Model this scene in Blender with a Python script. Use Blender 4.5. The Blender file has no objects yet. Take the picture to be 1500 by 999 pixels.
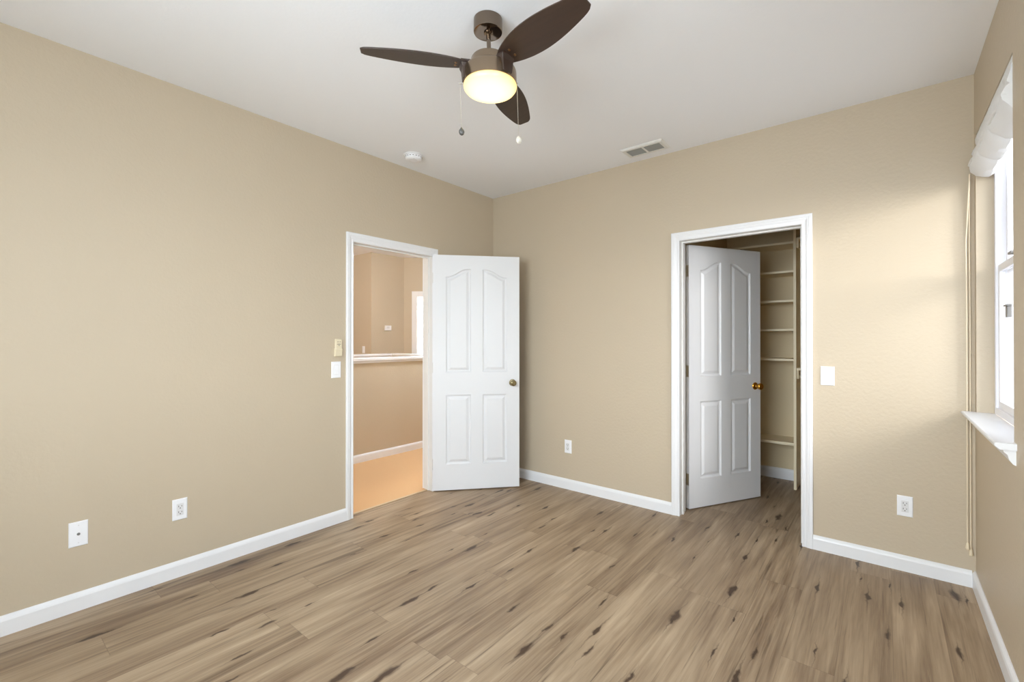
import bpy, bmesh, math, random
from mathutils import Vector, Matrix
from mathutils.geometry import tessellate_polygon

random.seed(7)
S = bpy.context.scene
COL = S.collection
PI = math.pi

# ------------------------------------------------------------------ camera
cam_d = bpy.data.cameras.new('camera')
cam = bpy.data.objects.new('camera', cam_d)
COL.objects.link(cam)
cam.location = (3.07, -3.432, 1.3233)
cam.rotation_euler = (PI / 2 + 0.0039, 0, 0.6801)
cam_d.sensor_width = 36
cam_d.lens = 668.2 / 1500 * 36
cam_d.shift_x = (750 - 755.63) / 1500
cam_d.shift_y = (494.3 - 499.5) / 1500
cam_d.clip_start = 0.02
S.camera = cam

# ------------------------------------------------------------------ colour management, world, sun
S.view_settings.view_transform = 'Standard'
S.view_settings.look = 'None'
S.view_settings.gamma = 1
S.view_settings.use_curve_mapping = False
S.view_settings.exposure = 0.84
S.cycles.use_denoising = True
S.cycles.max_bounces = 12
S.cycles.diffuse_bounces = 8
S.cycles.transparent_max_bounces = 12
S.cycles.sample_clamp_indirect = 6

SKY = 11.0
w = bpy.data.worlds.new('world')
S.world = w
w.use_nodes = True
nt = w.node_tree
nt.nodes.clear()
wo = nt.nodes.new('ShaderNodeOutputWorld')
bg = nt.nodes.new('ShaderNodeBackground')
tc = nt.nodes.new('ShaderNodeTexCoord')
sx = nt.nodes.new('ShaderNodeSeparateXYZ')
mr = nt.nodes.new('ShaderNodeMapRange')
cr = nt.nodes.new('ShaderNodeValToRGB')
nt.links.new(tc.outputs['Generated'], sx.inputs[0])
nt.links.new(sx.outputs['Z'], mr.inputs['Value'])
mr.inputs['From Min'].default_value = -1
mr.inputs['From Max'].default_value = 1
nt.links.new(mr.outputs[0], cr.inputs[0])
e = cr.color_ramp.elements
e[0].position = 0.0; e[0].color = (0.60, 0.64, 0.70, 1)
e[1].position = 1.0; e[1].color = (1.02, 1.15, 1.32, 1)
k = cr.color_ramp.elements.new(0.47); k.color = (0.66, 0.70, 0.75, 1)
k = cr.color_ramp.elements.new(0.53); k.color = (1.02, 1.07, 1.14, 1)
nt.links.new(cr.outputs[0], bg.inputs['Color'])
bg.inputs['Strength'].default_value = SKY
nt.links.new(bg.outputs[0], wo.inputs[0])

# bright low daylight arriving obliquely at the right-hand window
day_d = bpy.data.lights.new('window_daylight', 'AREA')
day_d.shape = 'RECTANGLE'; day_d.size = 1.3; day_d.size_y = 1.0
day_d.energy = 62
day_d.spread = math.radians(70)
day_d.color = (1.0, 0.98, 0.95)
day = bpy.data.objects.new('window_daylight', day_d)
COL.objects.link(day)
day.location = (3.444 + 1.9, -1.75, 2.25)
day.rotation_euler = Vector((-0.82, 0.55, -0.27)).to_track_quat('-Z', 'Y').to_euler()


def portal(name, loc, direction, sx_, sy_):
    d = bpy.data.lights.new(name, 'AREA')
    d.shape = 'RECTANGLE'
    d.size = sx_
    d.size_y = sy_
    d.cycles.is_portal = True
    o = bpy.data.objects.new(name, d)
    COL.objects.link(o)
    o.location = loc
    o.rotation_euler = Vector(direction).to_track_quat('-Z', 'Z').to_euler()
    return o


# room numbers
W = 3.444          # right wall
H = 2.74           # ceiling
YF = -4.35         # front wall, behind the camera
WT = 0.115         # inner wall thickness
RT = 0.15          # outer wall thickness
D1 = (-1.56, -0.80, 2.045)      # hall doorway in the left wall: y0, y1, top
D2 = (1.875, 2.655, 2.06)       # closet doorway in the back wall: x0, x1, top
W1 = (-0.94, -0.045, 0.94, 2.40)   # window in the right wall
W2 = (-3.10, -2.45, 0.94, 2.40)    # unseen window added beside the camera to light the left wall
W3 = (1.15, 3.05, 0.94, 2.40)      # unseen window added behind the camera for fill light (x0, x1)
CX0, CX1, CY1, CH = 1.82, W, 1.53, 2.60   # closet

portal('portal_window', (W + RT + .02, (W1[0] + W1[1]) / 2, 1.67), (-1, 0, 0), .9, 1.46)
portal('portal_added_side', (W + RT + .02, (W2[0] + W2[1]) / 2, 1.67), (-1, 0, 0), .95, 1.46)
portal('portal_added_front', ((W3[0] + W3[1]) / 2, YF - RT - .02, 1.67), (0, 1, 0), 1.9, 1.46)


# ------------------------------------------------------------------ materials
def new_mat(name):
    m = bpy.data.materials.new(name)
    m.use_nodes = True
    b = m.node_tree.nodes['Principled BSDF']
    return m, m.node_tree, b


def srgb(r, g, b):
    f = lambda c: (c / 255 / 12.92) if c / 255 <= 0.04045 else ((c / 255 + 0.055) / 1.055) ** 2.4
    return (f(r), f(g), f(b), 1)


def N(nt, t, **kw):
    n = nt.nodes.new(t)
    for a, v in kw.items():
        setattr(n, a, v)
    return n


def math_node(nt, op, a, b=None, clamp=False):
    n = N(nt, 'ShaderNodeMath', operation=op, use_clamp=clamp)
    for i, v in enumerate((a, b)):
        if v is None:
            continue
        if isinstance(v, (int, float)):
            n.inputs[i].default_value = v
        else:
            nt.links.new(v, n.inputs[i])
    return n.outputs[0]


def simple(name, col, rough=0.5, metal=0.0, spec=0.5, bump=None, var=0.0, coat=0.0):
    m, nt, b = new_mat(name)
    b.inputs['Base Color'].default_value = col
    b.inputs['Roughness'].default_value = rough
    b.inputs['Metallic'].default_value = metal
    b.inputs['Specular IOR Level'].default_value = spec
    b.inputs['Coat Weight'].default_value = coat
    tcn = N(nt, 'ShaderNodeTexCoord')
    if var:
        nz = N(nt, 'ShaderNodeTexNoise')
        nz.inputs['Scale'].default_value = 3.0
        nz.inputs['Detail'].default_value = 3
        nt.links.new(tcn.outputs['Object'], nz.inputs['Vector'])
        mx = N(nt, 'ShaderNodeMix', data_type='RGBA')
        mx.inputs[6].default_value = tuple(c * (1 - var) for c in col[:3]) + (1,)
        mx.inputs[7].default_value = tuple(min(1, c * (1 + var)) for c in col[:3]) + (1,)
        nt.links.new(nz.outputs['Fac'], mx.inputs[0])
        nt.links.new(mx.outputs[2], b.inputs['Base Color'])
    if bump:
        sc, st, dist = bump
        nz = N(nt, 'ShaderNodeTexNoise')
        nz.inputs['Scale'].default_value = sc
        nz.inputs['Detail'].default_value = 4
        nt.links.new(tcn.outputs['Object'], nz.inputs['Vector'])
        bp = N(nt, 'ShaderNodeBump')
        bp.inputs['Strength'].default_value = st
        bp.inputs['Distance'].default_value = dist
        nt.links.new(nz.outputs['Fac'], bp.inputs['Height'])
        nt.links.new(bp.outputs[0], b.inputs['Normal'])
    return m


M = {}
M['wall'] = simple('tan wall paint', srgb(192, 178, 156), 0.50, bump=(55, 0.35, 0.004), var=0.015, spec=0.45)
M['ceiling'] = simple('ceiling paint', srgb(240, 242, 246), 0.9, bump=(60, 0.2, 0.003), spec=0.2)
M['trim'] = simple('white trim paint', srgb(230, 231, 234), 0.35)
M['door'] = simple('white door paint', srgb(219, 220, 223), 0.38, bump=(160, 0.05, 0.001))
M['jamb'] = simple('white jamb paint', srgb(226, 225, 223), 0.4)
M['plastic'] = simple('white plastic', srgb(238, 239, 243), 0.3)
M['plastic_grey'] = simple('socket face plastic', srgb(222, 222, 224), 0.35)
M['slot'] = simple('dark slot', srgb(70, 66, 62), 0.6)
M['cream'] = simple('cream plastic', srgb(226, 214, 186), 0.4)
M['print'] = simple('grey print', srgb(120, 112, 98), 0.6)
M['vent'] = simple('white enamelled steel', srgb(225, 225, 222), 0.45)
M['vent_dark'] = simple('dark duct', srgb(88, 88, 84), 0.8)
M['vent_slat'] = simple('grille slat', srgb(150, 150, 144), 0.6)
M['shelf'] = simple('painted closet shelf', srgb(240, 226, 196), 0.5)
M['brass'] = simple('polished brass', srgb(205, 150, 60), 0.18, metal=1.0)
M['antique'] = simple('aged brass', srgb(150, 138, 105), 0.2, metal=1.0)
M['hinge'] = simple('satin nickel', srgb(190, 184, 170), 0.35, metal=1.0)
M['cord'] = simple('pull cord', srgb(226, 212, 186), 0.7)
M['tassel'] = simple('tassel plastic', srgb(224, 210, 182), 0.4)
M['vinyl'] = simple('white vinyl', srgb(236, 236, 242), 0.35)
M['latch'] = simple('grey latch', srgb(120, 118, 116), 0.4)
M['fan_metal'] = simple('bronze fan housing', srgb(142, 124, 104), 0.26, metal=0.9)
M['fan_chrome'] = simple('dark chrome', srgb(130, 116, 102), 0.10, metal=1.0)
M['screw'] = simple('screw head', srgb(150, 120, 90), 0.3, metal=1.0)
M['chain'] = simple('bead chain', srgb(200, 196, 188), 0.3, metal=0.8)
M['fob_dark'] = simple('dark fob', srgb(86, 84, 82), 0.25)
M['threshold'] = simple('threshold strip', srgb(190, 165, 130), 0.5)
M['closet_wall'] = simple('closet wall paint', srgb(216, 199, 164), 0.6, bump=(55, 0.3, 0.004))


def carpet_mat():
    m, nt, b = new_mat('hall carpet')
    tcn = N(nt, 'ShaderNodeTexCoord')
    nz = N(nt, 'ShaderNodeTexNoise'); nz.inputs['Scale'].default_value = 220; nz.inputs['Detail'].default_value = 3
    nt.links.new(tcn.outputs['Object'], nz.inputs['Vector'])
    mx = N(nt, 'ShaderNodeMix', data_type='RGBA')
    mx.inputs[6].default_value = srgb(200, 160, 118)
    mx.inputs[7].default_value = srgb(216, 178, 136)
    nt.links.new(nz.outputs['Fac'], mx.inputs[0])
    nt.links.new(mx.outputs[2], b.inputs['Base Color'])
    bp = N(nt, 'ShaderNodeBump'); bp.inputs['Strength'].default_value = 0.5; bp.inputs['Distance'].default_value = 0.006
    nt.links.new(nz.outputs['Fac'], bp.inputs['Height']); nt.links.new(bp.outputs[0], b.inputs['Normal'])
    b.inputs['Roughness'].default_value = 0.95
    b.inputs['Specular IOR Level'].default_value = 0.1
    return m


M['carpet'] = carpet_mat()


def floor_mat():
    """vinyl planks running along y, 0.18 m wide, 1.22 m long"""
    m, nt, b = new_mat('grey oak vinyl plank')
    L = nt.links
    tcn = N(nt, 'ShaderNodeTexCoord')
    sp = N(nt, 'ShaderNodeSeparateXYZ'); L.new(tcn.outputs['Object'], sp.inputs[0])
    X, Y = sp.outputs['X'], sp.outputs['Y']
    u = math_node(nt, 'DIVIDE', X, 0.182)
    row = math_node(nt, 'FLOOR', u)
    fu = math_node(nt, 'FRACT', u)
    wn = N(nt, 'ShaderNodeTexWhiteNoise', noise_dimensions='1D'); L.new(row, wn.inputs['W'])
    v = math_node(nt, 'ADD', math_node(nt, 'DIVIDE', Y, 1.22), math_node(nt, 'MULTIPLY', wn.outputs['Value'], 7.31))
    pl = math_node(nt, 'FLOOR', v)
    fv = math_node(nt, 'FRACT', v)
    pid = math_node(nt, 'ADD', math_node(nt, 'MULTIPLY', row, 17.13), math_node(nt, 'MULTIPLY', pl, 3.71))
    wp = N(nt, 'ShaderNodeTexWhiteNoise', noise_dimensions='1D'); L.new(pid, wp.inputs['W'])
    pv = wp.outputs['Value']
    # plank coordinates
    cx = N(nt, 'ShaderNodeCombineXYZ')
    L.new(X, cx.inputs[0]); L.new(Y, cx.inputs[1]); L.new(math_node(nt, 'MULTIPLY', pv, 37.0), cx.inputs[2])

    def stretched(sxv, syv, detail=5, rough=0.55, dist=0.0, scale=1.0, zoff=0.0):
        mp = N(nt, 'ShaderNodeMapping'); mp.inputs['Scale'].default_value = (sxv, syv, 1)
        mp.inputs['Location'].default_value = (0, 0, zoff)
        L.new(cx.outputs[0], mp.inputs[0])
        n = N(nt, 'ShaderNodeTexNoise'); n.inputs['Scale'].default_value = scale
        n.inputs['Detail'].default_value = detail; n.inputs['Roughness'].default_value = rough
        n.inputs['Distortion'].default_value = dist
        L.new(mp.outputs[0], n.inputs['Vector'])
        return n.outputs['Fac']

    broad = stretched(9, 1.1, 3, 0.5, 0.6)
    grain = stretched(34, 1.3, 5, 0.55, 0.8, zoff=4)
    fine = stretched(120, 4, 4, 0.6, 0.3, zoff=9)
    blot = stretched(3.2, 1.3, 2, 0.5, 0.3, zoff=14)

    base = N(nt, 'ShaderNodeValToRGB')
    el = base.color_ramp.elements
    el[0].position = 0.34; el[0].color = srgb(112, 90, 70)
    el[1].position = 0.68; el[1].color = srgb(183, 162, 136)
    k = base.color_ramp.elements.new(0.50); k.color = srgb(151, 130, 106)
    mixv = math_node(nt, 'ADD', math_node(nt, 'MULTIPLY', broad, 0.40),
                     math_node(nt, 'ADD', math_node(nt, 'MULTIPLY', grain, 0.40), math_node(nt, 'MULTIPLY', fine, 0.20)))
    mixv = math_node(nt, 'ADD', mixv, math_node(nt, 'MULTIPLY', math_node(nt, 'SUBTRACT', pv, 0.5), 0.05))
    mixv = math_node(nt, 'ADD', mixv, math_node(nt, 'MULTIPLY', math_node(nt, 'SUBTRACT', blot, 0.5), 0.10))
    L.new(mixv, base.inputs[0])

    # thin dark grain cracks
    st = math_node(nt, 'SUBTRACT', stretched(24, 0.9, 4, 0.55, 1.2, zoff=22), 0.60)
    st = math_node(nt, 'MULTIPLY', st, 9.0, clamp=True)
    st = math_node(nt, 'MULTIPLY', st, 0.70)
    mxs = N(nt, 'ShaderNodeMix', data_type='RGBA'); L.new(st, mxs.inputs[0])
    L.new(base.outputs[0], mxs.inputs[6]); mxs.inputs[7].default_value = srgb(88, 70, 54)

    # knots
    def knots(sx_, sy_, thr, rad, zoff):
        mp = N(nt, 'ShaderNodeMapping'); mp.inputs['Scale'].default_value = (sx_, sy_, 1)
        mp.inputs['Location'].default_value = (zoff, zoff * 1.7, 0)
        nz = N(nt, 'ShaderNodeTexNoise'); nz.inputs['Scale'].default_value = 13; nz.inputs['Detail'].default_value = 5
        L.new(tcn.outputs['Object'], nz.inputs['Vector'])
        av = N(nt, 'ShaderNodeVectorMath', operation='MULTIPLY_ADD')
        L.new(nz.outputs['Color'], av.inputs[0]); av.inputs[1].default_value = (0.040, 0.11, 0)
        L.new(tcn.outputs['Object'], av.inputs[2])
        L.new(av.outputs[0], mp.inputs[0])
        vo = N(nt, 'ShaderNodeTexVoronoi', voronoi_dimensions='2D'); vo.inputs['Scale'].default_value = 1.0
        L.new(mp.outputs[0], vo.inputs['Vector'])
        sc = N(nt, 'ShaderNodeSeparateColor'); L.new(vo.outputs['Color'], sc.inputs[0])
        keep = math_node(nt, 'GREATER_THAN', sc.outputs[0], thr)
        df = N(nt, 'ShaderNodeVectorMath', operation='SUBTRACT')
        L.new(mp.outputs[0], df.inputs[0]); L.new(vo.outputs['Position'], df.inputs[1])
        ds = N(nt, 'ShaderNodeSeparateXYZ'); L.new(df.outputs[0], ds.inputs[0])
        ax = math_node(nt, 'ABSOLUTE', ds.outputs[0]); ay = math_node(nt, 'ABSOLUTE', ds.outputs[1])
        size = math_node(nt, 'ADD', math_node(nt, 'MULTIPLY', sc.outputs[1], rad * 0.8), rad * 0.45)
        d = math_node(nt, 'DIVIDE', vo.outputs['Distance'], size)
        f = math_node(nt, 'SUBTRACT', 1.0, d, clamp=True)
        halo = math_node(nt, 'SUBTRACT', 1.0, math_node(nt, 'MULTIPLY', d, 0.42), clamp=True)
        tail = math_node(nt, 'SUBTRACT', 1.0, math_node(nt, 'ADD', math_node(nt, 'DIVIDE', ax, rad * .42), math_node(nt, 'DIVIDE', ay, 0.40)), clamp=True)
        f = math_node(nt, 'ADD', math_node(nt, 'MULTIPLY', f, 1.5), math_node(nt, 'ADD', math_node(nt, 'MULTIPLY', tail, 0.75), math_node(nt, 'MULTIPLY', halo, 0.16)))
        f = math_node(nt, 'MULTIPLY', f, keep)
        return f
    k1 = knots(5.6, 1.8, 0.58, 0.115, 3.0)
    k2 = knots(9.0, 2.3, 0.66, 0.10, 8.0)
    kk = math_node(nt, 'MAXIMUM', math_node(nt, 'MULTIPLY', k1, 1.0), math_node(nt, 'MULTIPLY', k2, 0.8))
    kk = math_node(nt, 'MULTIPLY', kk, math_node(nt, 'ADD', math_node(nt, 'MULTIPLY', fine, 1.1), 0.45), clamp=True)
    mk = N(nt, 'ShaderNodeMix', data_type='RGBA'); L.new(kk, mk.inputs[0])
    L.new(mxs.outputs[2], mk.inputs[6]); mk.inputs[7].default_value = srgb(72, 54, 40)

    # joints
    ju = math_node(nt, 'LESS_THAN', math_node(nt, 'MINIMUM', fu, math_node(nt, 'SUBTRACT', 1.0, fu)), 0.006)
    jv = math_node(nt, 'LESS_THAN', math_node(nt, 'MINIMUM', fv, math_node(nt, 'SUBTRACT', 1.0, fv)), 0.0011)
    j = math_node(nt, 'MAXIMUM', ju, jv)
    jm = N(nt, 'ShaderNodeMix', data_type='RGBA'); L.new(math_node(nt, 'MULTIPLY', j, 0.30), jm.inputs[0])
    L.new(mk.outputs[2], jm.inputs[6]); jm.inputs[7].default_value = srgb(84, 68, 52)
    L.new(jm.outputs[2], b.inputs['Base Color'])
    rr = math_node(nt, 'ADD', math_node(nt, 'MULTIPLY', grain, 0.25), 0.34)
    L.new(rr, b.inputs['Roughness'])
    b.inputs['Specular IOR Level'].default_value = 0.4
    bp = N(nt, 'ShaderNodeBump'); bp.inputs['Strength'].default_value = 0.25; bp.inputs['Distance'].default_value = 0.0012
    hh = math_node(nt, 'SUBTRACT', math_node(nt, 'ADD', fine, grain), math_node(nt, 'MULTIPLY', j, 2.0))
    L.new(hh, bp.inputs['Height']); L.new(bp.outputs[0], b.inputs['Normal'])
    return m


M['floor'] = floor_mat()


def glass_mat(name='window glass', tint=(0.96, 0.98, 0.97, 1)):
    m = bpy.data.materials.new(name); m.use_nodes = True
    nt = m.node_tree; nt.nodes.clear()
    o = N(nt, 'ShaderNodeOutputMaterial'); t = N(nt, 'ShaderNodeBsdfTransparent'); g = N(nt, 'ShaderNodeBsdfGlossy')
    g.inputs['Roughness'].default_value = 0.02
    t.inputs['Color'].default_value = tint
    f = N(nt, 'ShaderNodeFresnel'); f.inputs['IOR'].default_value = 1.45
    mx = N(nt, 'ShaderNodeMixShader')
    nt.links.new(math_node(nt, 'MINIMUM', f.outputs[0], 0.45), mx.inputs[0]); nt.links.new(t.outputs[0], mx.inputs[1]); nt.links.new(g.outputs[0], mx.inputs[2])
    nt.links.new(mx.outputs[0], o.inputs[0])
    return m


M['glass'] = glass_mat()
M['glass_dim'] = glass_mat('window glass darkened to cut daylight', (0.42, 0.42, 0.42, 1))  # grey tint added to weaken the daylight through this window


def fabric_mat():
    m = bpy.data.materials.new('roman shade linen'); m.use_nodes = True
    nt = m.node_tree; nt.nodes.clear()
    o = N(nt, 'ShaderNodeOutputMaterial'); d = N(nt, 'ShaderNodeBsdfDiffuse'); t = N(nt, 'ShaderNodeBsdfTranslucent')
    d.inputs['Color'].default_value = srgb(240, 240, 240); t.inputs['Color'].default_value = srgb(236, 236, 234)
    mx = N(nt, 'ShaderNodeMixShader'); mx.inputs[0].default_value = 0.18
    tcn = N(nt, 'ShaderNodeTexCoord'); nz = N(nt, 'ShaderNodeTexNoise'); nz.inputs['Scale'].default_value = 30
    nt.links.new(tcn.outputs['Object'], nz.inputs['Vector'])
    bp = N(nt, 'ShaderNodeBump'); bp.inputs['Strength'].default_value = 0.4; bp.inputs['Distance'].default_value = 0.004
    nt.links.new(nz.outputs['Fac'], bp.inputs['Height']); nt.links.new(bp.outputs[0], d.inputs['Normal'])
    nt.links.new(d.outputs[0], mx.inputs[1]); nt.links.new(t.outputs[0], mx.inputs[2]); nt.links.new(mx.outputs[0], o.inputs[0])
    return m


M['fabric'] = fabric_mat()


def blade_mat():
    m, nt, b = new_mat('espresso fan blade')
    tcn = N(nt, 'ShaderNodeTexCoord'); mp = N(nt, 'ShaderNodeMapping'); mp.inputs['Scale'].default_value = (3, 45, 1)
    nz = N(nt, 'ShaderNodeTexNoise'); nz.inputs['Scale'].default_value = 1.5; nz.inputs['Detail'].default_value = 5
    nt.links.new(tcn.outputs['Object'], mp.inputs[0]); nt.links.new(mp.outputs[0], nz.inputs['Vector'])
    mx = N(nt, 'ShaderNodeMix', data_type='RGBA'); mx.inputs[6].default_value = srgb(44, 32, 26); mx.inputs[7].default_value = srgb(66, 48, 38)
    nt.links.new(nz.outputs['Fac'], mx.inputs[0]); nt.links.new(mx.outputs[2], b.inputs['Base Color'])
    b.inputs['Roughness'].default_value = 0.42
    b.inputs['Specular IOR Level'].default_value = 0.55
    return m


M['blade'] = blade_mat()


def bowl_mat():
    """lit frosted glass bowl: warmer at the rim, hottest towards the bottom"""
    m, nt, b = new_mat('lit frosted glass')
    b.inputs['Base Color'].default_value = (0.45, 0.40, 0.28, 1)
    tcn = N(nt, 'ShaderNodeTexCoord'); sp = N(nt, 'ShaderNodeSeparateXYZ')
    nt.links.new(tcn.outputs['Object'], sp.inputs[0])
    mr = N(nt, 'ShaderNodeMapRange'); mr.inputs['From Min'].default_value = -0.334; mr.inputs['From Max'].default_value = -0.288
    nt.links.new(sp.outputs['Z'], mr.inputs['Value'])
    rp = N(nt, 'ShaderNodeValToRGB'); el = rp.color_ramp.elements
    el[0].position = 0.0; el[0].color = (1.30, 1.08, 0.55, 1)
    el[1].position = 1.0; el[1].color = (0.66, 0.36, 0.06, 1)
    k = rp.color_ramp.elements.new(0.5); k.color = (0.98, 0.70, 0.20, 1)
    nt.links.new(mr.outputs[0], rp.inputs[0]); nt.links.new(rp.outputs[0], b.inputs['Emission Color'])
    b.inputs['Emission Strength'].default_value = 0.82
    b.inputs['Roughness'].default_value = 0.3
    return m


M['bowl'] = bowl_mat()


def crystal_mat():
    m, nt, b = new_mat('clear crystal fob')
    b.inputs['Base Color'].default_value = (0.95, 0.93, 0.85, 1)
    b.inputs['Roughness'].default_value = 0.05
    b.inputs['Transmission Weight'].default_value = 0.6
    b.inputs['IOR'].default_value = 1.5
    return m


M['crystal'] = crystal_mat()


# ------------------------------------------------------------------ mesh helpers
def box(bm, x0, x1, y0, y1, z0, z1):
    if x1 < x0: x0, x1 = x1, x0
    if y1 < y0: y0, y1 = y1, y0
    vs = [bm.verts.new((x, y, z)) for z in (z0, z1) for y in (y0, y1) for x in (x0, x1)]
    for f in ((0, 2, 3, 1), (4, 5, 7, 6), (0, 1, 5, 4), (2, 6, 7, 3), (0, 4, 6, 2), (1, 3, 7, 5)):
        bm.faces.new([vs[i] for i in f])


def lathe(bm, prof, seg=32, axis='z', cap0=True, cap1=True, mat=None):
    """prof: list of (r, t); revolve around an axis through the origin"""
    rings = []
    for r, t in prof:
        ring = []
        for i in range(seg):
            a = 2 * PI * i / seg
            c, s = r * math.cos(a), r * math.sin(a)
            p = {'z': (c, s, t), 'x': (t, c, s), 'y': (s, t, c)}[axis]
            v = Vector(p)
            if mat is not None:
                v = mat @ v
            ring.append(bm.verts.new(v))
        rings.append(ring)
    for a, b in zip(rings, rings[1:]):
        for i in range(seg):
            j = (i + 1) % seg
            bm.faces.new((a[i], a[j], b[j], b[i]))
    if cap0: bm.faces.new(list(reversed(rings[0])))
    if cap1: bm.faces.new(rings[-1])


def prism(bm, pts, a0, a1, axis='y'):
    """extrude a closed 2D outline along an axis. axis y: pts are (x,z); axis x: (y,z); axis z: (x,y)"""
    def P(p, a):
        return {'y': (p[0], a, p[1]), 'x': (a, p[0], p[1]), 'z': (p[0], p[1], a)}[axis]
    A = [bm.verts.new(P(p, a0)) for p in pts]
    B = [bm.verts.new(P(p, a1)) for p in pts]
    n = len(pts)
    for i in range(n):
        j = (i + 1) % n
        bm.faces.new((A[i], A[j], B[j], B[i]))
    bm.faces.new(list(reversed(A))); bm.faces.new(B)


def tube(bm, pts, r, seg=8):
    rings = []
    for i, p in enumerate(pts):
        p = Vector(p)
        d = (Vector(pts[min(i + 1, len(pts) - 1)]) - Vector(pts[max(i - 1, 0)])).normalized()
        up = Vector((0, 0, 1)) if abs(d.z) < 0.9 else Vector((1, 0, 0))
        s = d.cross(up).normalized(); t = s.cross(d)
        rings.append([bm.verts.new(p + r * (math.cos(2 * PI * k / seg) * s + math.sin(2 * PI * k / seg) * t)) for k in range(seg)])
    for a, b in zip(rings, rings[1:]):
        for k in range(seg):
            j = (k + 1) % seg
            bm.faces.new((a[k], a[j], b[j], b[k]))
    bm.faces.new(rings[0]); bm.faces.new(list(reversed(rings[-1])))


def obj(name, bm, mat, parent=None, bevel=0, smooth=False, segs=2):
    bmesh.ops.recalc_face_normals(bm, faces=bm.faces[:])
    me = bpy.data.meshes.new(name)
    bm.to_mesh(me); bm.free()
    o = bpy.data.objects.new(name, me)
    COL.objects.link(o)
    me.materials.append(mat)
    if parent: o.parent = parent
    if smooth:
        for p in me.polygons: p.use_smooth = True
        es = o.modifiers.new('edges', 'EDGE_SPLIT'); es.split_angle = math.radians(38)
    if bevel:
        b = o.modifiers.new('bevel', 'BEVEL'); b.width = bevel; b.segments = segs; b.limit_method = 'ANGLE'
        b.angle_limit = math.radians(35)
    return o


def boxes(name, lst, mat, parent=None, bevel=0):
    bm = bmesh.new()
    for b in lst: box(bm, *b)
    return obj(name, bm, mat, parent, bevel)


def empty(name, loc=(0, 0, 0), rz=0.0):
    o = bpy.data.objects.new(name, None)
    COL.objects.link(o); o.location = loc; o.rotation_euler = (0, 0, rz); o.empty_display_size = 0.1
    return o


def tag(o, label, cat, group=None):
    o['label'] = label; o['category'] = cat
    if group: o['group'] = group
    return o


def struct(o, label=None):
    o['kind'] = 'structure'
    if label: o['label'] = label
    return o


# ------------------------------------------------------------------ room shell
def wall_with_hole(name, axis, a0, a1, t0, t1, z0, z1, holes, mat):
    """axis 'x': wall spans x a0..a1, thickness in y t0..t1; holes (h0,h1,zb,zt) along the span"""
    L = []
    hs = sorted(holes)
    cur = a0
    for h0, h1, zb, zt in hs:
        L.append((cur, h0, z0, z1))
        if zb > z0: L.append((h0, h1, z0, zb))
        if zt < z1: L.append((h0, h1, zt, z1))
        cur = h1
    L.append((cur, a1, z0, z1))
    bl = [(p[0], p[1], t0, t1, p[2], p[3]) if axis == 'x' else (t0, t1, p[0], p[1], p[2], p[3]) for p in L]
    bm = bmesh.new()
    for b in bl: box(bm, *b)
    return struct(obj(name, bm, mat))


wall_with_hole('wall_left', 'y', YF - RT, WT, -WT, 0, 0, H, [(D1[0] - .018, D1[1] + .018, 0, D1[2] + .018)], M['wall'])
wall_with_hole('wall_back', 'x', 0, W + RT, 0, WT, 0, H, [(D2[0] - .018, D2[1] + .018, 0, D2[2] + .018)], M['wall'])
wall_with_hole('wall_right', 'y', YF - RT, 0, W, W + RT, 0, H, [W2, (W1[0], W1[1], .914, W1[3])], M['wall'])
wall_with_hole('wall_front', 'x', 0, W, YF - RT, YF, 0, H, [W3], M['wall'])
struct(boxes('ceiling', [(-WT, W + RT, YF - RT, WT, H, H + .08)], M['ceiling']))
struct(boxes('floor', [(-.052, W + RT, YF - RT, CY1 + .1, -.06, 0)], M['floor']))

# closet shell
struct(boxes('wall_closet', [(CX0 - .1, W + RT, CY1, CY1 + .1, 0, CH),
                             (CX0 - .1, CX0, WT, CY1, 0, CH),
                             (W, W + RT, WT, CY1, 0, CH)], M['closet_wall']))
struct(boxes('ceiling_closet', [(CX0 - .1, W + RT, WT, CY1 + .1, CH, CH + .06)], M['closet_wall']))


def baseboard_profile(h=.088, t=.015):
    return [(0, 0), (t, 0), (t, h - .022), (t - .003, h - .012), (t - .008, h - .004), (t - .011, h), (0, h)]


def baseboard(name, axis, pos, sign, a0, a1, mat=M['trim'], h=.088):
    """axis: direction it runs along; pos: wall plane; sign: side it sticks out to"""
    bm = bmesh.new()
    pts = [(pos + sign * p[0], p[1]) for p in baseboard_profile(h)]
    prism(bm, pts, a0, a1, 'y' if axis == 'y' else 'x')
    return struct(obj(name, bm, mat))


baseboard('baseboard_left', 'y', 0, 1, YF, D1[0] - .057)
baseboard('baseboard_left', 'y', 0, 1, D1[1] + .057, 0)
baseboard('baseboard_back', 'x', 0, -1, .015, D2[0] - .057)
baseboard('baseboard_back', 'x', 0, -1, D2[1] + .060, W - .015)
baseboard('baseboard_right', 'y', W, -1, YF, 0)
baseboard('baseboard_closet', 'x', CY1, -1, CX0, W, h=.10)


def casing_pts(w):
    """moulded door casing section: across the width (0 = opening side), thickness"""
    return [(0, 0), (0, .009), (.004, .012), (.010, .012), (.013, .009), (.022, .010), (.030, .0145),
            (.036, .0160), (.040, .0150), (.043, .0170), (w - .004, .0170), (w, .014), (w, 0)]


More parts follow.
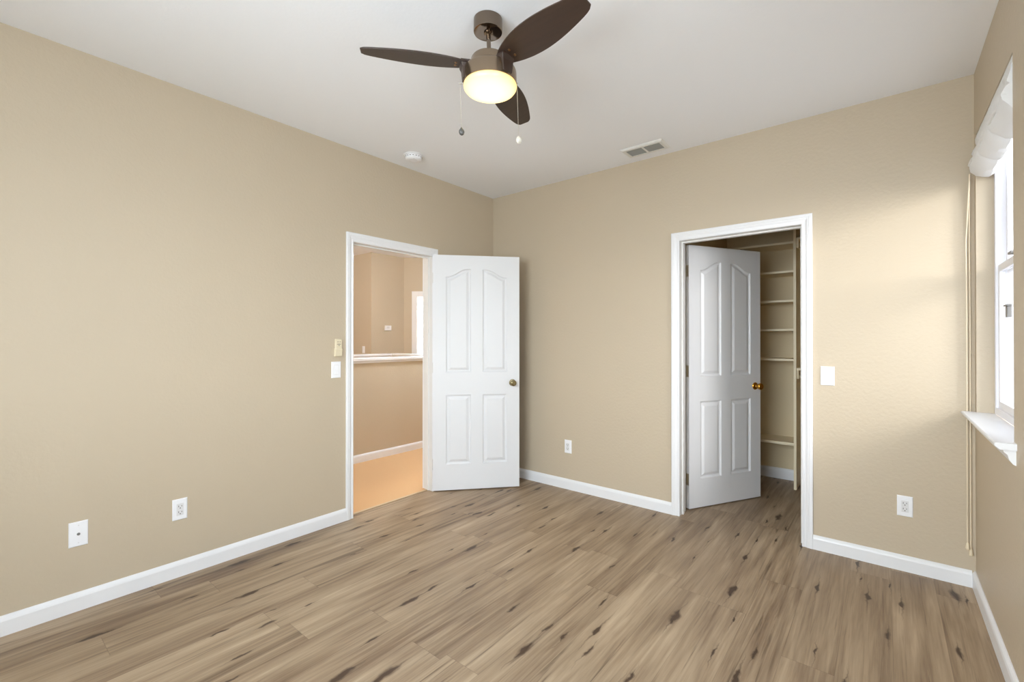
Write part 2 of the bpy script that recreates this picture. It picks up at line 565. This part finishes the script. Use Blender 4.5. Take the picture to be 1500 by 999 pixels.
def casing(name, axis, wallpos, sign, a0, a1, top, w=.057, wt=.068):
    """mitred casing round a doorway: swept section along left leg, head and right leg"""
    bm = bmesh.new()
    sec = casing_pts(w)
    path = [(a0, 0.0), (a0, top), (a1, top), (a1, 0.0)]
    dirs = [(-1, 0), (-1, 1), (1, 1), (1, 0)]
    rings = []
    for (a, z), (da, dz) in zip(path, dirs):
        ring = []
        for s, t in sec:
            k = s * (wt / w)
            aa = a + da * s; zz = z + dz * k
            p = (wallpos + sign * t, aa, zz) if axis == 'y' else (aa, wallpos + sign * t, zz)
            ring.append(bm.verts.new(p))
        rings.append(ring)
    n = len(sec)
    for A, B in zip(rings, rings[1:]):
        for i in range(n):
            j = (i + 1) % n
            bm.faces.new((A[i], A[j], B[j], B[i]))
    bm.faces.new(rings[0]); bm.faces.new(list(reversed(rings[-1])))
    return struct(obj(name, bm, M['trim']))


def jamb(name, axis, a0, a1, top, t0, t1, stop):
    """white lining of a doorway, with door stop"""
    th = .018
    L = [(a0 - th, a0, t0, t1, 0, top + th), (a1, a1 + th, t0, t1, 0, top + th), (a0, a1, t0, t1, top, top + th),
         (a0, a0 + .011, stop[0], stop[1], 0, top), (a1 - .011, a1, stop[0], stop[1], 0, top),
         (a0 + .011, a1 - .011, stop[0], stop[1], top - .011, top)]
    if axis == 'y':
        L = [(b[2], b[3], b[0], b[1], b[4], b[5]) for b in L]
    return struct(boxes(name, L, M['jamb'], bevel=.0015))


casing('trim_1', 'y', 0, 1, D1[0], D1[1], D1[2])
jamb('trim_2', 'y', D1[0], D1[1], D1[2], -WT, .002, (-.075, -.040))
casing('trim_3', 'x', 0, -1, D2[0], D2[1], D2[2], w=.060, wt=.062)
jamb('trim_4', 'x', D2[0], D2[1], D2[2], -.002, WT, (.040, .075))
casing('trim_5', 'x', WT, 1, D2[0], D2[1], D2[2], w=.050, wt=.060)
casing('trim_6', 'y', -WT, -1, D1[0], D1[1], D1[2])

# ------------------------------------------------------------------ panelled doors
DW, DH, DT = 0.760, 2.045, 0.035


def arch_loop(x0, x1, z0, zlo, zhi, rise_right, d):
    """outline of one panel inset by d; arched top rises from zlo (outer side) to zhi (inner side)"""
    a, b = x0 + d, x1 - d
    pts = [(a, z0 + d), (b, z0 + d)]
    n = 14
    for i in range(n + 1):
        x = b + (a - b) * i / n
        t = (x - x0) / (x1 - x0)
        if not rise_right: t = 1 - t
        t = min(1, max(0, (t - .06) / .80))
        s = t * t * (3 - 2 * t)
        pts.append((x, zlo + (zhi - zlo) * s - d))
    return pts


def door_panels():
    st = .112
    c0, c1 = DW / 2 - .052, DW / 2 + .052
    L = []
    for (x0, x1, right) in ((st, c0, True), (c1, DW - st, False)):
        L.append(dict(x0=x0, x1=x1, z0=.222, zlo=.826, zhi=.826, rise_right=right))
        L.append(dict(x0=x0, x1=x1, z0=1.022, zlo=1.858, zhi=1.928, rise_right=right))
    return L


def door_face(bm, y, sgn):
    """sgn -1: face looking to -y; recess goes inwards"""
    outer = [(0, 0), (DW, 0), (DW, DH), (0, DH)]
    prof = [(0.0, 0.0), (.005, .0065), (.012, .0105), (.019, .0105), (.027, .007), (.040, .0012), (.043, .0010)]
    pans = door_panels()
    loops = [[arch_loop(d=d, **p) for d, _ in prof] for p in pans]
    polys = [[Vector((p[0], p[1], 0)) for p in outer]] + [[Vector((q[0], q[1], 0)) for q in reversed(lp[0])] for lp in loops]
    flat = [v for poly in polys for v in poly]
    vs = [bm.verts.new((v.x, y, v.y)) for v in flat]
    for t in tessellate_polygon(polys):
        try: bm.faces.new([vs[i] for i in t])
        except ValueError: pass
    off = 4
    for lp in loops:
        n = len(lp[0])
        prev = list(reversed(vs[off:off + n])); off += n
        for kx in range(1, len(prof)):
            cur = [bm.verts.new((q[0], y - sgn * prof[kx][1], q[1])) for q in lp[kx]]
            for i in range(n):
                j = (i + 1) % n
                bm.faces.new((prev[i], prev[j], cur[j], cur[i]))
            prev = cur
        bm.faces.new(prev)
    return vs[:4]


def make_door(name, loc, rz, knob_mat, hinge_side, label):
    root = empty(name, loc, rz)
    struct(root, label)
    bm = bmesh.new()
    A = door_face(bm, 0, -1)
    B = door_face(bm, DT, 1)
    for i in range(4):
        j = (i + 1) % 4
        bm.faces.new((A[i], A[j], B[j], B[i]))
    leaf = obj('door_leaf', bm, M['door'], root)
    for sgn, yy in ((-1, 0), (1, DT)):
        bm = bmesh.new()
        mt = Matrix.Translation((DW - .062, yy, .925))
        prof = [(.030, 0), (.031, .003), (.027, .008), (.013, .011), (.0105, .020), (.011, .030), (.018, .035),
                (.0255, .043), (.0275, .052), (.0255, .060), (.020, .0655), (.0165, .0665), (.0155, .0655), (.006, .0655)]
        lathe(bm, [(r, sgn * t) for r, t in prof], 28, 'y', mat=mt)
        kb = obj('door_knob', bm, knob_mat, root, smooth=True)
        kb['label'] = 'round brass knob'
    # latch plate on the free edge
    bm = bmesh.new()
    box(bm, DW - .001, DW + .0012, .006, .029, .895, .955)
    obj('latch_plate', bm, knob_mat, root)
    for z in (.18, 1.02, 1.80):
        bm = bmesh.new()
        hy = DT + .006 if hinge_side > 0 else -.006
        lathe(bm, [(.0055, z), (.0055, z + .089)], 12, 'z', mat=Matrix.Translation((-.008, hy, 0)))
        box(bm, -.0025, .0005, .003, DT - .003, z, z + .089)
        obj('hinge', bm, M['hinge'], root)
    return root


make_door('door_1', (.030, -.815, .012), math.atan2(.752, .66), M['antique'], 1,
          'open white panelled door with aged brass knob, leading to the carpeted hall')
make_door('door_2', (1.892, .158, .010), math.atan2(.860, .475), M['brass'], 1,
          'white panelled door with shiny brass knob standing open inside the closet')

# ------------------------------------------------------------------ window in the right wall
def window(name, axis, base, sign, a0, a1, z0, z1, label, latch=True, glass='glass'):
    """vinyl single-hung window set base..base+0.07 into the wall, spanning a0..a1"""
    root = empty(name, (0, 0, 0)); struct(root, label)

    def bx(t0, t1, p0, p1, q0, q1):
        t0, t1 = base + sign * t0, base + sign * t1
        return (t0, t1, p0, p1, q0, q1) if axis == 'y' else (p0, p1, t0, t1, q0, q1)
    f = .034
    boxes('window_frame', [bx(0, .072, a0, a0 + f, z0, z1), bx(0, .072, a1 - f, a1, z0, z1),
                           bx(0, .072, a0 + f, a1 - f, z0, z0 + f), bx(0, .072, a0 + f, a1 - f, z1 - f, z1)], M['vinyl'], root, .002)
    zm = z0 + (z1 - z0) * .5 + .012
    s = .036
    i0, i1 = a0 + f, a1 - f
    for (q0, q1, t0) in ((z0 + f, zm + .018, .010), (zm - .018, z1 - f, .038)):
        sash = boxes('window_sash', [bx(t0, t0 + .026, i0, i0 + s, q0, q1), bx(t0, t0 + .026, i1 - s, i1, q0, q1),
                                     bx(t0, t0 + .026, i0 + s, i1 - s, q0, q0 + s), bx(t0, t0 + .026, i0 + s, i1 - s, q1 - s, q1)],
                     M['vinyl'], root, .0015)
        boxes('window_pane', [bx(t0 + .011, t0 + .015, i0 + s - .004, i1 - s + .004, q0 + s - .004, q1 - s + .004)], M[glass], sash)
    if latch:
        bm = bmesh.new()
        b = bx(-.012, .012, (a0 + a1) / 2 - .03, (a0 + a1) / 2 + .03, zm + .018, zm + .030); box(bm, *b)
        obj('window_latch', bm, M['latch'], root, .002)
    return root


win = window('window_1', 'y', W + .066, 1, W1[0], W1[1], W1[2], W1[3],
             'white single hung window in the right wall beneath a gathered roman shade', True, 'glass_dim')
window('added_window_side', 'y', W + .066, 1, W2[0], W2[1], W2[2], W2[3], None)  # added opening out of view, lets in side daylight
window('added_window_front', 'x', YF - .066, -1, W3[0], W3[1], W3[2], W3[3], None)  # added opening out of view, lets in daylight from the front
# tilt latch on the sash stile, visible as a small grey catch
bm = bmesh.new()
yl = -.372
box(bm, W + .060, W + .0762, yl - .030, yl + .012, 1.425, 1.475)
box(bm, W + .058, W + .0762, yl - .034, yl + .045, 1.475, 1.484)
obj('window_catch', bm, M['latch'], win, .003)['label'] = 'small grey catch'
# the sill board with its nose and apron
bm = bmesh.new()
sx0, sx1 = W - .054, W + .066
prism(bm, [(sx0, .925), (sx0 - .004, .929), (sx0 - .004, .936), (sx0, .940), (sx1, .940), (sx1, .915), (W, .915), (sx0 + .01, .915)], -.99, -.030, 'y')
obj('window_sill', bm, M['trim'], win)
bm = bmesh.new()
prism(bm, [(W, .915), (W - .034, .915), (W - .032, .905), (W - .022, .895), (W - .018, .878), (W - .008, .862), (W, .858)], -.975, -.045, 'y')
obj('sill_apron', bm, M['trim'], win)
# ------------------------------------------------------------------ roman shade
def roman_shade():
    root = empty('roman_shade', (W, -.49, 2.2))
    tag(root, 'white gathered roman shade pulled up to the top of the window', 'window shade')
    y0, y1 = -.935 + .49, -.050 + .49
    bm = bmesh.new(); box(bm, .004, .055, y0, y1, .150, .198)
    obj('head_rail', bm, M['trim'], root, .002)
    # stacked folds hanging over the rail
    ny = 60
    prof = [(.004, .198), (.001, .175), (-.004, .150), (-.002, .138), (-.008, .120), (-.014, .098), (-.010, .086), (-.020, .062),
            (-.026, .036), (-.024, .014), (-.016, -.006), (.000, -.028), (.020, -.042), (.042, -.046), (.058, -.036), (.062, -.010),
            (.062, .070), (.060, .150), (.058, .198)]
    bm = bmesh.new(); rows = []
    for i in range(ny + 1):
        t = i / ny
        y = y0 + (y1 - y0) * t
        bay = abs(math.sin(PI * t * 3.0))
        row = []
        for kx, (px, pz) in enumerate(prof):
            wgl = .0035 * math.sin(17 * t + kx * 1.3) + .002 * math.sin(53 * t + kx * 2.1)
            sag = -.022 * (bay ** .45 - .75) if 7 <= kx <= 15 else 0
            row.append(bm.verts.new((px + (wgl if 0 < kx < 16 else 0), y, pz + sag + .4 * wgl)))
        rows.append(row)
    n = len(prof)
    for A, B in zip(rows, rows[1:]):
        for j in range(n):
            kx = (j + 1) % n
            bm.faces.new((A[j], A[kx], B[kx], B[j]))
    bm.faces.new(rows[0]); bm.faces.new(list(reversed(rows[-1])))
    obj('shade_fabric', bm, M['fabric'], root, smooth=True)
    # horizontal hem roll at the front
    bm = bmesh.new()
    pts = [(-.022 + .002 * math.sin(9 * t / 20), y0 + (y1 - y0) * t / 40, .046 + .004 * math.sin(t * .9)) for t in range(41)]
    tube(bm, pts, .007, 10)
    obj('hem', bm, M['fabric'], root, smooth=True)
    # pull cords with tassels
    for dy, dx, zb, r in ((.462, -.034, .205, .0016), (.474, -.020, .172, .0016)):
        bm = bmesh.new()
        tube(bm, [(-.022, dy - .012, .0), (dx - .002, dy - .002, -.35), (dx, dy, -.75), (dx, dy, zb - 2.2 + .03)], r + .0012, 8)
        c = obj('pull_cord', bm, M['cord'], root, smooth=True)
        bm = bmesh.new()
        lathe(bm, [(.003, .036), (.006, .030), (.0085, .012), (.0095, .003), (.008, 0)], 14, 'z', mat=Matrix.Translation((dx, dy, zb - 2.2)))
        obj('cord_tassel', bm, M['tassel'], c, smooth=True)
    # cord cleat on the wall
    return root


roman_shade()

# ------------------------------------------------------------------ wall plates
def plate_bm(w=.070, h=.116, t=.006):
    """plate lying on a wall: local x = width, y = out of the wall, z = up"""
    bm = bmesh.new()
    a, b = w / 2, h / 2
    r = .004
    pts0 = [(-a, -b), (a, -b), (a, b), (-a, b)]
    lo = [bm.verts.new((x, 0, z)) for x, z in pts0]
    mi = [bm.verts.new((x, -t * .55, z)) for x, z in pts0]
    hi = [bm.verts.new((x - math.copysign(r, x), -t, z - math.copysign(r, z))) for x, z in pts0]
    for A, B in ((lo, mi), (mi, hi)):
        for i in range(4):
            j = (i + 1) % 4
            bm.faces.new((A[i], A[j], B[j], B[i]))
    bm.faces.new(hi); bm.faces.new(list(reversed(lo)))
    return bm


def outlet(loc, rz, label):
    root = empty('power_outlet', loc, rz); tag(root, label, 'outlet')
    obj('cover_plate', plate_bm(), M['plastic'], root)
    bm = bmesh.new(); box(bm, -.0165, .0165, -.0085, -.005, -.033, .033)
    f = obj('socket_face', bm, M['plastic_grey'], root, .002)
    for z in (.014, -.018):
        bm = bmesh.new()
        box(bm, -.0085, -.0060, -.0090, -.0080, z, z + .009)
        box(bm, .0060, .0085, -.0090, -.0080, z + .001, z + .008)
        lathe(bm, [(.0028, -.0090), (.0028, -.0080)], 12, 'y', mat=Matrix.Translation((0, 0, z - .006)))
        obj('socket_slots', bm, M['slot'], f)
    return root


def rocker(loc, rz, label, lower=True, sc=1.0):
    root = empty('light_switch', loc, rz); tag(root, label, 'light switch')
    obj('cover_plate', plate_bm(.072 * sc, .117 * sc), M['plastic'], root)
    bm = bmesh.new(); box(bm, -.0185 * sc, .0185 * sc, -.0066, -.005, -.035 * sc, .035 * sc)
    obj('rocker_frame', bm, M['plastic_grey'], root, .0005)
    bm = bmesh.new()
    h = .033 * sc; w = .0165 * sc
    # rocker wedge: one end stands prouder
    pts = [(-.0055, -h), (-.0105 if lower else -.007, -h), (-.0075, 0), (-.007 if lower else -.0105, h), (-.0055, h)]
    prism(bm, pts, -w, w, 'x')
    obj('rocker', bm, M['plastic'], root, .0008)
    return root


# left wall: local -y -> +x  => rz = +90 deg
RL = PI / 2
outlet((0, -2.627, .373), RL, 'white double power outlet on the left wall, nearer to the hall door')
r = empty('cable_outlet', (0, -3.040, .372), RL); tag(r, 'white wall plate with one round coaxial jack, leftmost on the left wall', 'cable outlet')
obj('cover_plate', plate_bm(.070, .120), M['plastic'], r)
bm = bmesh.new(); lathe(bm, [(.0065, -.005), (.0065, -.008), (.0045, -.008), (.0045, -.014), (.0015, -.014)], 16, 'y')
obj('coax_jack', bm, M['latch'], r)
for z in (.042, -.042):
    bm = bmesh.new(); lathe(bm, [(.003, -.0055), (.0028, -.0068)], 10, 'y', mat=Matrix.Translation((0, 0, z)))
    obj('screw', bm, M['plastic_grey'], r)
rocker((0, -1.694, 1.104), RL, 'white rocker light switch below the cream remote, beside the hall door')
rocker((2.792, 0, 1.095), 0, 'white rocker light switch on the back wall, right of the closet doorway')
outlet((3.157, 0, .369), 0, 'white double power outlet low on the back wall near the right corner')
outlet((.890, 0, .374), 0, 'white double power outlet low on the back wall between the two doors')

# fan remote in its holder
r = empty('fan_remote', (0, -1.684, 1.198), RL); tag(r, 'cream ceiling fan remote in a wall holder above the light switch', 'remote control')
bm = bmesh.new()
prism(bm, [(0, 0), (-.022, .004), (-.028, .050), (-.024, .058), (0, .060)], -.0265, .0265, 'x')
obj('wall_holder', bm, M['cream'], r, .003)
bm = bmesh.new()
prism(bm, [(-.004, .012), (-.022, .012), (-.024, .120), (-.020, .127), (-.004, .127)], -.0245, .0245, 'x')
body = obj('remote_body', bm, M['cream'], r, .004)
bm = bmesh.new()
for x, z, wd in ((-.008, .106, .010), (.008, .106, .010), (0, .090, .034), (0, .080, .012)):
    lathe(bm, [(.005, -.0250), (.005, -.0235)], 14, 'y', mat=Matrix.Translation((x, 0, z)) @ Matrix.Diagonal((wd / .010, 1, .45, 1)))
obj('remote_buttons', bm, M['print'], body)

# ------------------------------------------------------------------ ceiling vent and smoke detector
def vent():
    root = empty('ceiling_vent', (1.690, -.200, H)); tag(root, 'white two-section air vent on the ceiling near the back wall', 'air vent')
    a, b = .160, .088
    i, j = .128, .056
    bm = bmesh.new()
    z0, z1 = -.003, -.012
    # sloping frame ring
    def ring(x, y, z): return [bm.verts.new(p) for p in ((-x, -y, z), (x, -y, z), (x, y, z), (-x, y, z))]
    R = [ring(a, b, 0), ring(a, b, z0), ring(a - .012, b - .012, z1), ring(i, j, z1), ring(i, j, 0)]
    for A, B in zip(R, R[1:] + R[:1]):
        for q in range(4):
            k = (q + 1) % 4
            bm.faces.new((A[q], A[k], B[k], B[q]))
    box(bm, -.007, .007, -j, j, z1, -.001)
    obj('vent_frame', bm, M['vent'], root)
    bm = bmesh.new(); box(bm, -i, i, -j, j, -.0015, -.0003)
    obj('duct_opening', bm, M['vent_dark'], root)
    for s0, s1 in ((-i, -.007), (.007, i)):
        bm = bmesh.new()
        for n in range(8):
            y = -j + .006 + n * .0142
            prism(bm, [(y, -.0030), (y + .0012, -.0024), (y + .0082, -.0098), (y + .0070, -.0104)], s0, s1, 'x')
        obj('louvre_bank', bm, M['vent_slat'], root)


vent()

r = empty('smoke_detector', (.250, -1.200, H)); tag(r, 'round white smoke detector on the ceiling above the hall door', 'smoke detector')
bm = bmesh.new(); lathe(bm, [(.074, 0), (.074, -.006), (.070, -.010)], 40)
obj('mounting_plate', bm, M['plastic_grey'], r, smooth=True)
bm = bmesh.new(); lathe(bm, [(.064, -.009), (.065, -.014), (.062, -.030), (.054, -.038), (.030, -.041), (.028, -.039), (.010, -.039)], 40)
hs = obj('detector_housing', bm, M['plastic'], r, smooth=True)
bm = bmesh.new(); lathe(bm, [(.007, -.036), (.006, -.0415)], 16, mat=Matrix.Translation((.036, -.024, 0)))
obj('test_button', bm, M['plastic_grey'], hs)
bm = bmesh.new()
for k in range(18):
    mt = Matrix.Rotation(2 * PI * k / 18, 4, 'Z')
    lathe(bm, [(.0022, .0632), (.0022, .0652)], 6, 'x', mat=mt @ Matrix.Translation((0, 0, -.020)) @ Matrix.Diagonal((1, 3, 1, 1)))
obj('detector_slots', bm, M['slot'], hs)

# ------------------------------------------------------------------ ceiling fan
def fan():
    root = empty('ceiling_fan', (1.706, -1.942, H))
    tag(root, 'bronze three-blade ceiling fan with dark blades and a lit glass bowl', 'ceiling fan')
    T = Matrix.Identity(4)
    T[0][2] = -.026; T[1][2] = -.020       # the down rod hangs a little out of plumb

    def add(name, bm, mat, parent=root, smooth=True, hang=True, bevel=0):
        if hang: bmesh.ops.transform(bm, matrix=T, verts=bm.verts[:])
        return obj(name, bm, mat, parent, smooth=smooth, bevel=bevel)
    bm = bmesh.new(); lathe(bm, [(.060, 0), (.0635, -.003), (.0640, -.052), (.0625, -.0575), (.058, -.059), (.016, -.059)], 48)
    add('ceiling_canopy', bm, M['fan_chrome'], hang=False)
    bm = bmesh.new(); lathe(bm, [(.020, -.054), (.020, -.064), (.0095, -.070), (.0095, -.155), (.0165, -.158), (.018, -.172)], 28)
    add('down_rod', bm, M['fan_chrome'])
    bm = bmesh.new()
    lathe(bm, [(.016, -.164), (.030, -.166), (.060, -.169), (.076, -.174), (.080, -.180), (.0815, -.212), (.0865, -.216), (.108, -.224),
               (.1155, -.230), (.1180, -.238), (.1185, -.291), (.112, -.293), (.10, -.293)], 56)
    add('motor_housing', bm, M['fan_metal'])
    bm = bmesh.new()
    lathe(bm, [(.108, -.289), (.1155, -.291), (.1178, -.297), (.1165, -.306), (.108, -.317), (.090, -.326), (.060, -.332), (.030, -.3345), (.008, -.335)], 56)
    add('light_bowl', bm, M['bowl'])
    R0, R1 = .088, .545
    for az in (111.5, 231.5, 351.5):
        az = math.radians(az)
        RZ = Matrix.Rotation(az, 4, 'Z')
        pitch = Matrix.Rotation(math.radians(-13), 4, 'X')
        place = Matrix.Translation((0, 0, -.212)) @ RZ @ pitch
        # blade outline: (radius, leading half width, trailing half width)
        outl = []
        n = 36
        for i in range(n + 1):
            t = i / n
            wdt = .031 + .044 * math.sin(PI * min(1, t ** .80) * .96)
            if t > .86:
                q = (t - .86) / .14
                lead = wdt * (1 - .16 * q ** 3); trail = wdt * (1 - .10 * q ** 3)
            else:
                lead = trail = wdt
            if t > .955:
                q = (t - .955) / .045
                lead *= 1 - .22 * q * q; trail *= 1 - .30 * q * q
            outl.append((R0 + (R1 - R0) * t, lead, trail))
        pts = [(x, a) for x, a, b in outl] + [(x, -b) for x, a, b in reversed(outl)]
        bm = bmesh.new()
        prism(bm, pts, -.003, .003, 'z')
        bmesh.ops.transform(bm, matrix=place, verts=bm.verts[:])
        bl = add('fan_blade', bm, M['blade'], smooth=False, bevel=.0012)
        for (sx_, sy_) in ((.118, -.020), (.118, .020), (.150, -.016), (.150, .016)):
            bm = bmesh.new()
            lathe(bm, [(.0062, -.003), (.0060, -.0055), (.0036, -.0072)], 12, mat=place @ Matrix.Translation((sx_, sy_, 0)))
            add('blade_screw', bm, M['screw'], bl)
        # blade iron: a flared plate from the housing wall to the blade root
        bm = bmesh.new()
        hw0, hw1 = .022, .033
        A = [(.1190, -hw0, -.066), (.1190, hw0, -.066), (.1230, hw1, -.012), (.1230, -hw1, -.012)]
        zz = .212
        sec = [[(.112, -.024, -.282), (.121, -.024, -.282), (.121, .024, -.282), (.112, .024, -.282)],
               [(.112, -.030, -.236), (.1235, -.030, -.236), (.1235, .030, -.236), (.112, .030, -.236)],
               [(.085, -.036, -.216), (.1300, -.036, -.2185), (.1300, .036, -.2185), (.085, .036, -.216)],
               [(.085, -.030, -.205), (.1300, -.030, -.205), (.1300, .030, -.205), (.085, .030, -.205)]]
        rows = [[bm.verts.new(RZ @ Vector(p)) for p in s] for s in sec]
        for P, Q in zip(rows, rows[1:]):
            for q in range(4):
                k = (q + 1) % 4
                bm.faces.new((P[q], P[k], Q[k], Q[q]))
        bm.faces.new(rows[0]); bm.faces.new(list(reversed(rows[-1])))
        add('blade_iron', bm, M['blade'], smooth=False, bevel=.002)
    # pull chains, left (dark fob) and right (crystal fob) as seen from the room
    for az, rr, ln, dark in ((219, .133, .195, True), (39, .119, .236, False)):
        a = math.radians(az)
        x, y = rr * math.cos(a), rr * math.sin(a)
        bm = bmesh.new()
        lathe(bm, [(.0035, rr - .010), (.0035, rr + .004)], 10, 'x', mat=Matrix.Rotation(a, 4, 'Z') @ Matrix.Translation((0, 0, -.283)))
        nb = 44
        zt, zb = -.283, -.283 - ln
        tube(bm, [(x, y, zt), (x, y, zb)], .0007, 6)
        for q in range(nb):
            z = zt + (zb - zt) * (q + .5) / nb
            lathe(bm, [(.0004, z - .0016), (.0016, z), (.0004, z + .0016)], 6, mat=Matrix.Translation((x, y, 0)))
        ch = add('pull_chain', bm, M['chain'])
        bm = bmesh.new()
        if dark:
            lathe(bm, [(.002, 0), (.004, -.004), (.011, -.014), (.0125, -.022), (.009, -.032), (.003, -.036)], 20, mat=Matrix.Translation((x, y, zb)) @ Matrix.Diagonal((1, 1, 1, 1)))
            add('chain_fob', bm, M['fob_dark'], ch)['label'] = 'dark oval fob'
        else:
            lathe(bm, [(.002, 0), (.006, -.002), (.0115, -.010), (.0130, -.017), (.0105, -.025), (.005, -.031), (.002, -.032)], 12, mat=Matrix.Translation((x, y, zb)))
            add('chain_fob', bm, M['crystal'], ch, smooth=False)['label'] = 'clear faceted crystal fob'
    return root


fan()

# ------------------------------------------------------------------ closet shelving
def closet_tower():
    # shelves lie along the back wall between the left closet wall and the upright
    y0, y1 = 1.23, CY1 - .001
    r = empty('closet_shelving', (2.465, 1.38, 0)); tag(r, 'cream painted closet shelf tower with upright panel behind the closet door', 'shelving')
    ox, oy = 2.465, 1.38
    boxes('upright_panel', [(-.021, 0, y0 - oy, y1 - oy, 0, 2.36)], M['shelf'], r, .001)
    for z in (.384, 1.130, 1.397, 1.654, 1.914, 2.170):
        boxes('shelf', [(CX0 + .001 - ox, -.021, y0 - oy + .001, y1 - oy, z, z + (.019 if z > 1 else .024))], M['shelf'], r, .001)
    return r


closet_tower()
r = empty('hanging_shelf', (2.95, 1.38, 2.19)); tag(r, 'cream closet shelf right of the upright panel, near the ceiling', 'shelf')
boxes('shelf_board', [(-.484, W - 2.951, -.14, .149, .010, .029)], M['shelf'], r, .001)
boxes('support_cleat', [(-.484, -.466, -.14, .149, -.06, .010)], M['shelf'], r, .001)
r = empty('hanging_rail', (2.95, 1.38, 1.05)); tag(r, 'cream closet shelf and rail at waist height, just right of the upright panel', 'closet rail')
boxes('shelf_board', [(-.484, W - 2.951, -.14, .149, 0, .019)], M['shelf'], r, .001)
boxes('support_cleat', [(-.484, -.466, -.14, .149, -.075, 0)], M['closet_wall'], r, .001)
bm = bmesh.new(); lathe(bm, [(.016, -.466), (.016, W - 2.951)], 20, 'x', mat=Matrix.Translation((0, -.085, -.060)))
obj('closet_rod', bm, M['shelf'], r, smooth=True)

# ------------------------------------------------------------------ hall beyond the left doorway
HX, HY0, HY1 = -5.2, -3.2, 2.9
struct(boxes('floor_hall', [(HX, -.066, HY0, HY1, -.06, .004)], M['carpet']))
struct(boxes('threshold_strip', [(-.068, -.044, D1[0], D1[1], 0, .007)], M['threshold'], bevel=.002)).name = 'trim_7'
struct(boxes('ceiling_hall', [(HX - .1, -WT, HY0 - .1, HY1 + .1, H, H + .06)], M['ceiling']))
struct(boxes('wall_hall', [(HX - .1, HX, HY0, HY1, 0, H), (HX, -WT, HY0 - .1, HY0, 0, H),
                           (-WT, 0, WT, HY1, 0, H), (-2.15, -WT, 2.60, 2.72, 0, H)], M['wall']))
struct(boxes('wall_stair', [(HX, -3.43, .86, .97, 0, H), (-3.54, -3.43, .97, 1.60, 0, H)], M['wall']))


def angled_wall():
    """wall turned across the view, with the stair window"""
    rz = math.atan2(.628, .778)
    r = empty('wall_angled', (-3.43, 1.51, 0), rz); struct(r)
    r.name = 'wall_window'
    s0, s1, z0, z1 = .235, .42, .95, 2.06
    boxes('wall_face', [(0, s0, 0, .12, 0, H), (s1, 1.75, 0, .12, 0, H), (s0, s1, 0, .12, 0, z0), (s0, s1, 0, .12, z1, H)], M['wall'], r)
    wr = empty('window_4', (0, 0, 0)); wr.parent = r
    c = .095
    boxes('window_casing', [(s0 - c, s0, -.018, 0, z0, z1 + c), (s1, s1 + c, -.018, 0, z0, z1 + c), (s0, s1, -.018, 0, z1, z1 + c)], M['trim'], wr, .003)
    boxes('window_pane', [(s0, s1, .06, .064, z0, z1)], M['glass'], wr)


angled_wall()
d = Vector((.778, .628, 0)); nrm = Vector((-.628, .778, 0))
portal('portal_stair', Vector((-3.43, 1.51, 1.5)) + d * .33 + nrm * .16, -nrm, .2, 1.15)

# half walls round the stair opening, each with a white cap
def half_wall(name, x0, x1, y0, y1, z=1.062):
    return struct(boxes(name, [(x0, x1, y0, y1, 0, z)], M['wall']))


half_wall('wall_half', -1.45, -1.31, HY0, .60)
half_wall('wall_half_far', -2.62, -2.50, HY0, .60)
half_wall('wall_half_end', -2.62, -1.31, .60, .73)


def cap(name, pts_x, y0, y1, axis='y'):
    bm = bmesh.new(); prism(bm, pts_x, y0, y1, axis)
    return struct(obj(name, bm, M['trim']))


def cap_sec(c0, c1):
    z = 1.062
    return [(c0 - .030, z + .030), (c0 - .030, z + .052), (c1 + .030, z + .052), (c1 + .030, z + .030), (c1 + .016, z + .024), (c1 + .013, z + .006),
            (c1 + .009, z), (c1, z), (c1, z), (c0, z), (c0 - .009, z), (c0 - .013, z + .006), (c0 - .016, z + .024)]


def dedupe(p):
    out = []
    for q in p:
        if not out or (abs(q[0] - out[-1][0]) + abs(q[1] - out[-1][1])) > 1e-6: out.append(q)
    return out


cap('trim_8', dedupe(cap_sec(-1.45, -1.31)), HY0, .60, 'y')
cap('trim_9', dedupe(cap_sec(-2.62, -2.50)), HY0, .60, 'y')
cap('trim_10', dedupe(cap_sec(.60, .73)), -2.62, -1.31, 'x')
baseboard('baseboard_hall', 'y', -1.31, 1, HY0, .73)

# thermostat and switch on the stair walls
r = empty('thermostat', (-3.43, 1.175, 1.512), RL); tag(r, 'small white thermostat on the hall wall seen through the doorway', 'thermostat')
obj('thermostat_body', plate_bm(.125, .085, .026), M['plastic'], r)
bm = bmesh.new(); box(bm, -.035, .020, -.0275, -.025, -.010, .022)
obj('display', bm, M['plastic_grey'], r)
rocker((-3.645, .86, 1.150), 0, 'small white light switch on the hall wall, left of the thermostat', sc=1.0)

# cool fill light added in the hall, no lamp modelled
ld = bpy.data.lights.new('hall_fill', 'POINT'); ld.energy = 50; ld.color = (.88, 1.0, 1.12); ld.shadow_soft_size = .12
lo = bpy.data.objects.new('hall_fill', ld); COL.objects.link(lo); lo.location = (-.75, .25, 2.45)

ld = bpy.data.lights.new('stair_fill', 'POINT'); ld.energy = 12; ld.color = (.88, 1.0, 1.12); ld.shadow_soft_size = .15  # extra fill added for the far stair wall, no fixture
lo = bpy.data.objects.new('stair_fill', ld); COL.objects.link(lo); lo.location = (-4.1, -1.0, 2.40)
ld = bpy.data.lights.new('stair_pendant', 'POINT'); ld.energy = 36; ld.color = (1.0, .80, .56); ld.shadow_soft_size = .10
lo = bpy.data.objects.new('stair_pendant', ld); COL.objects.link(lo); lo.location = (-2.3, -1.35, 2.50)
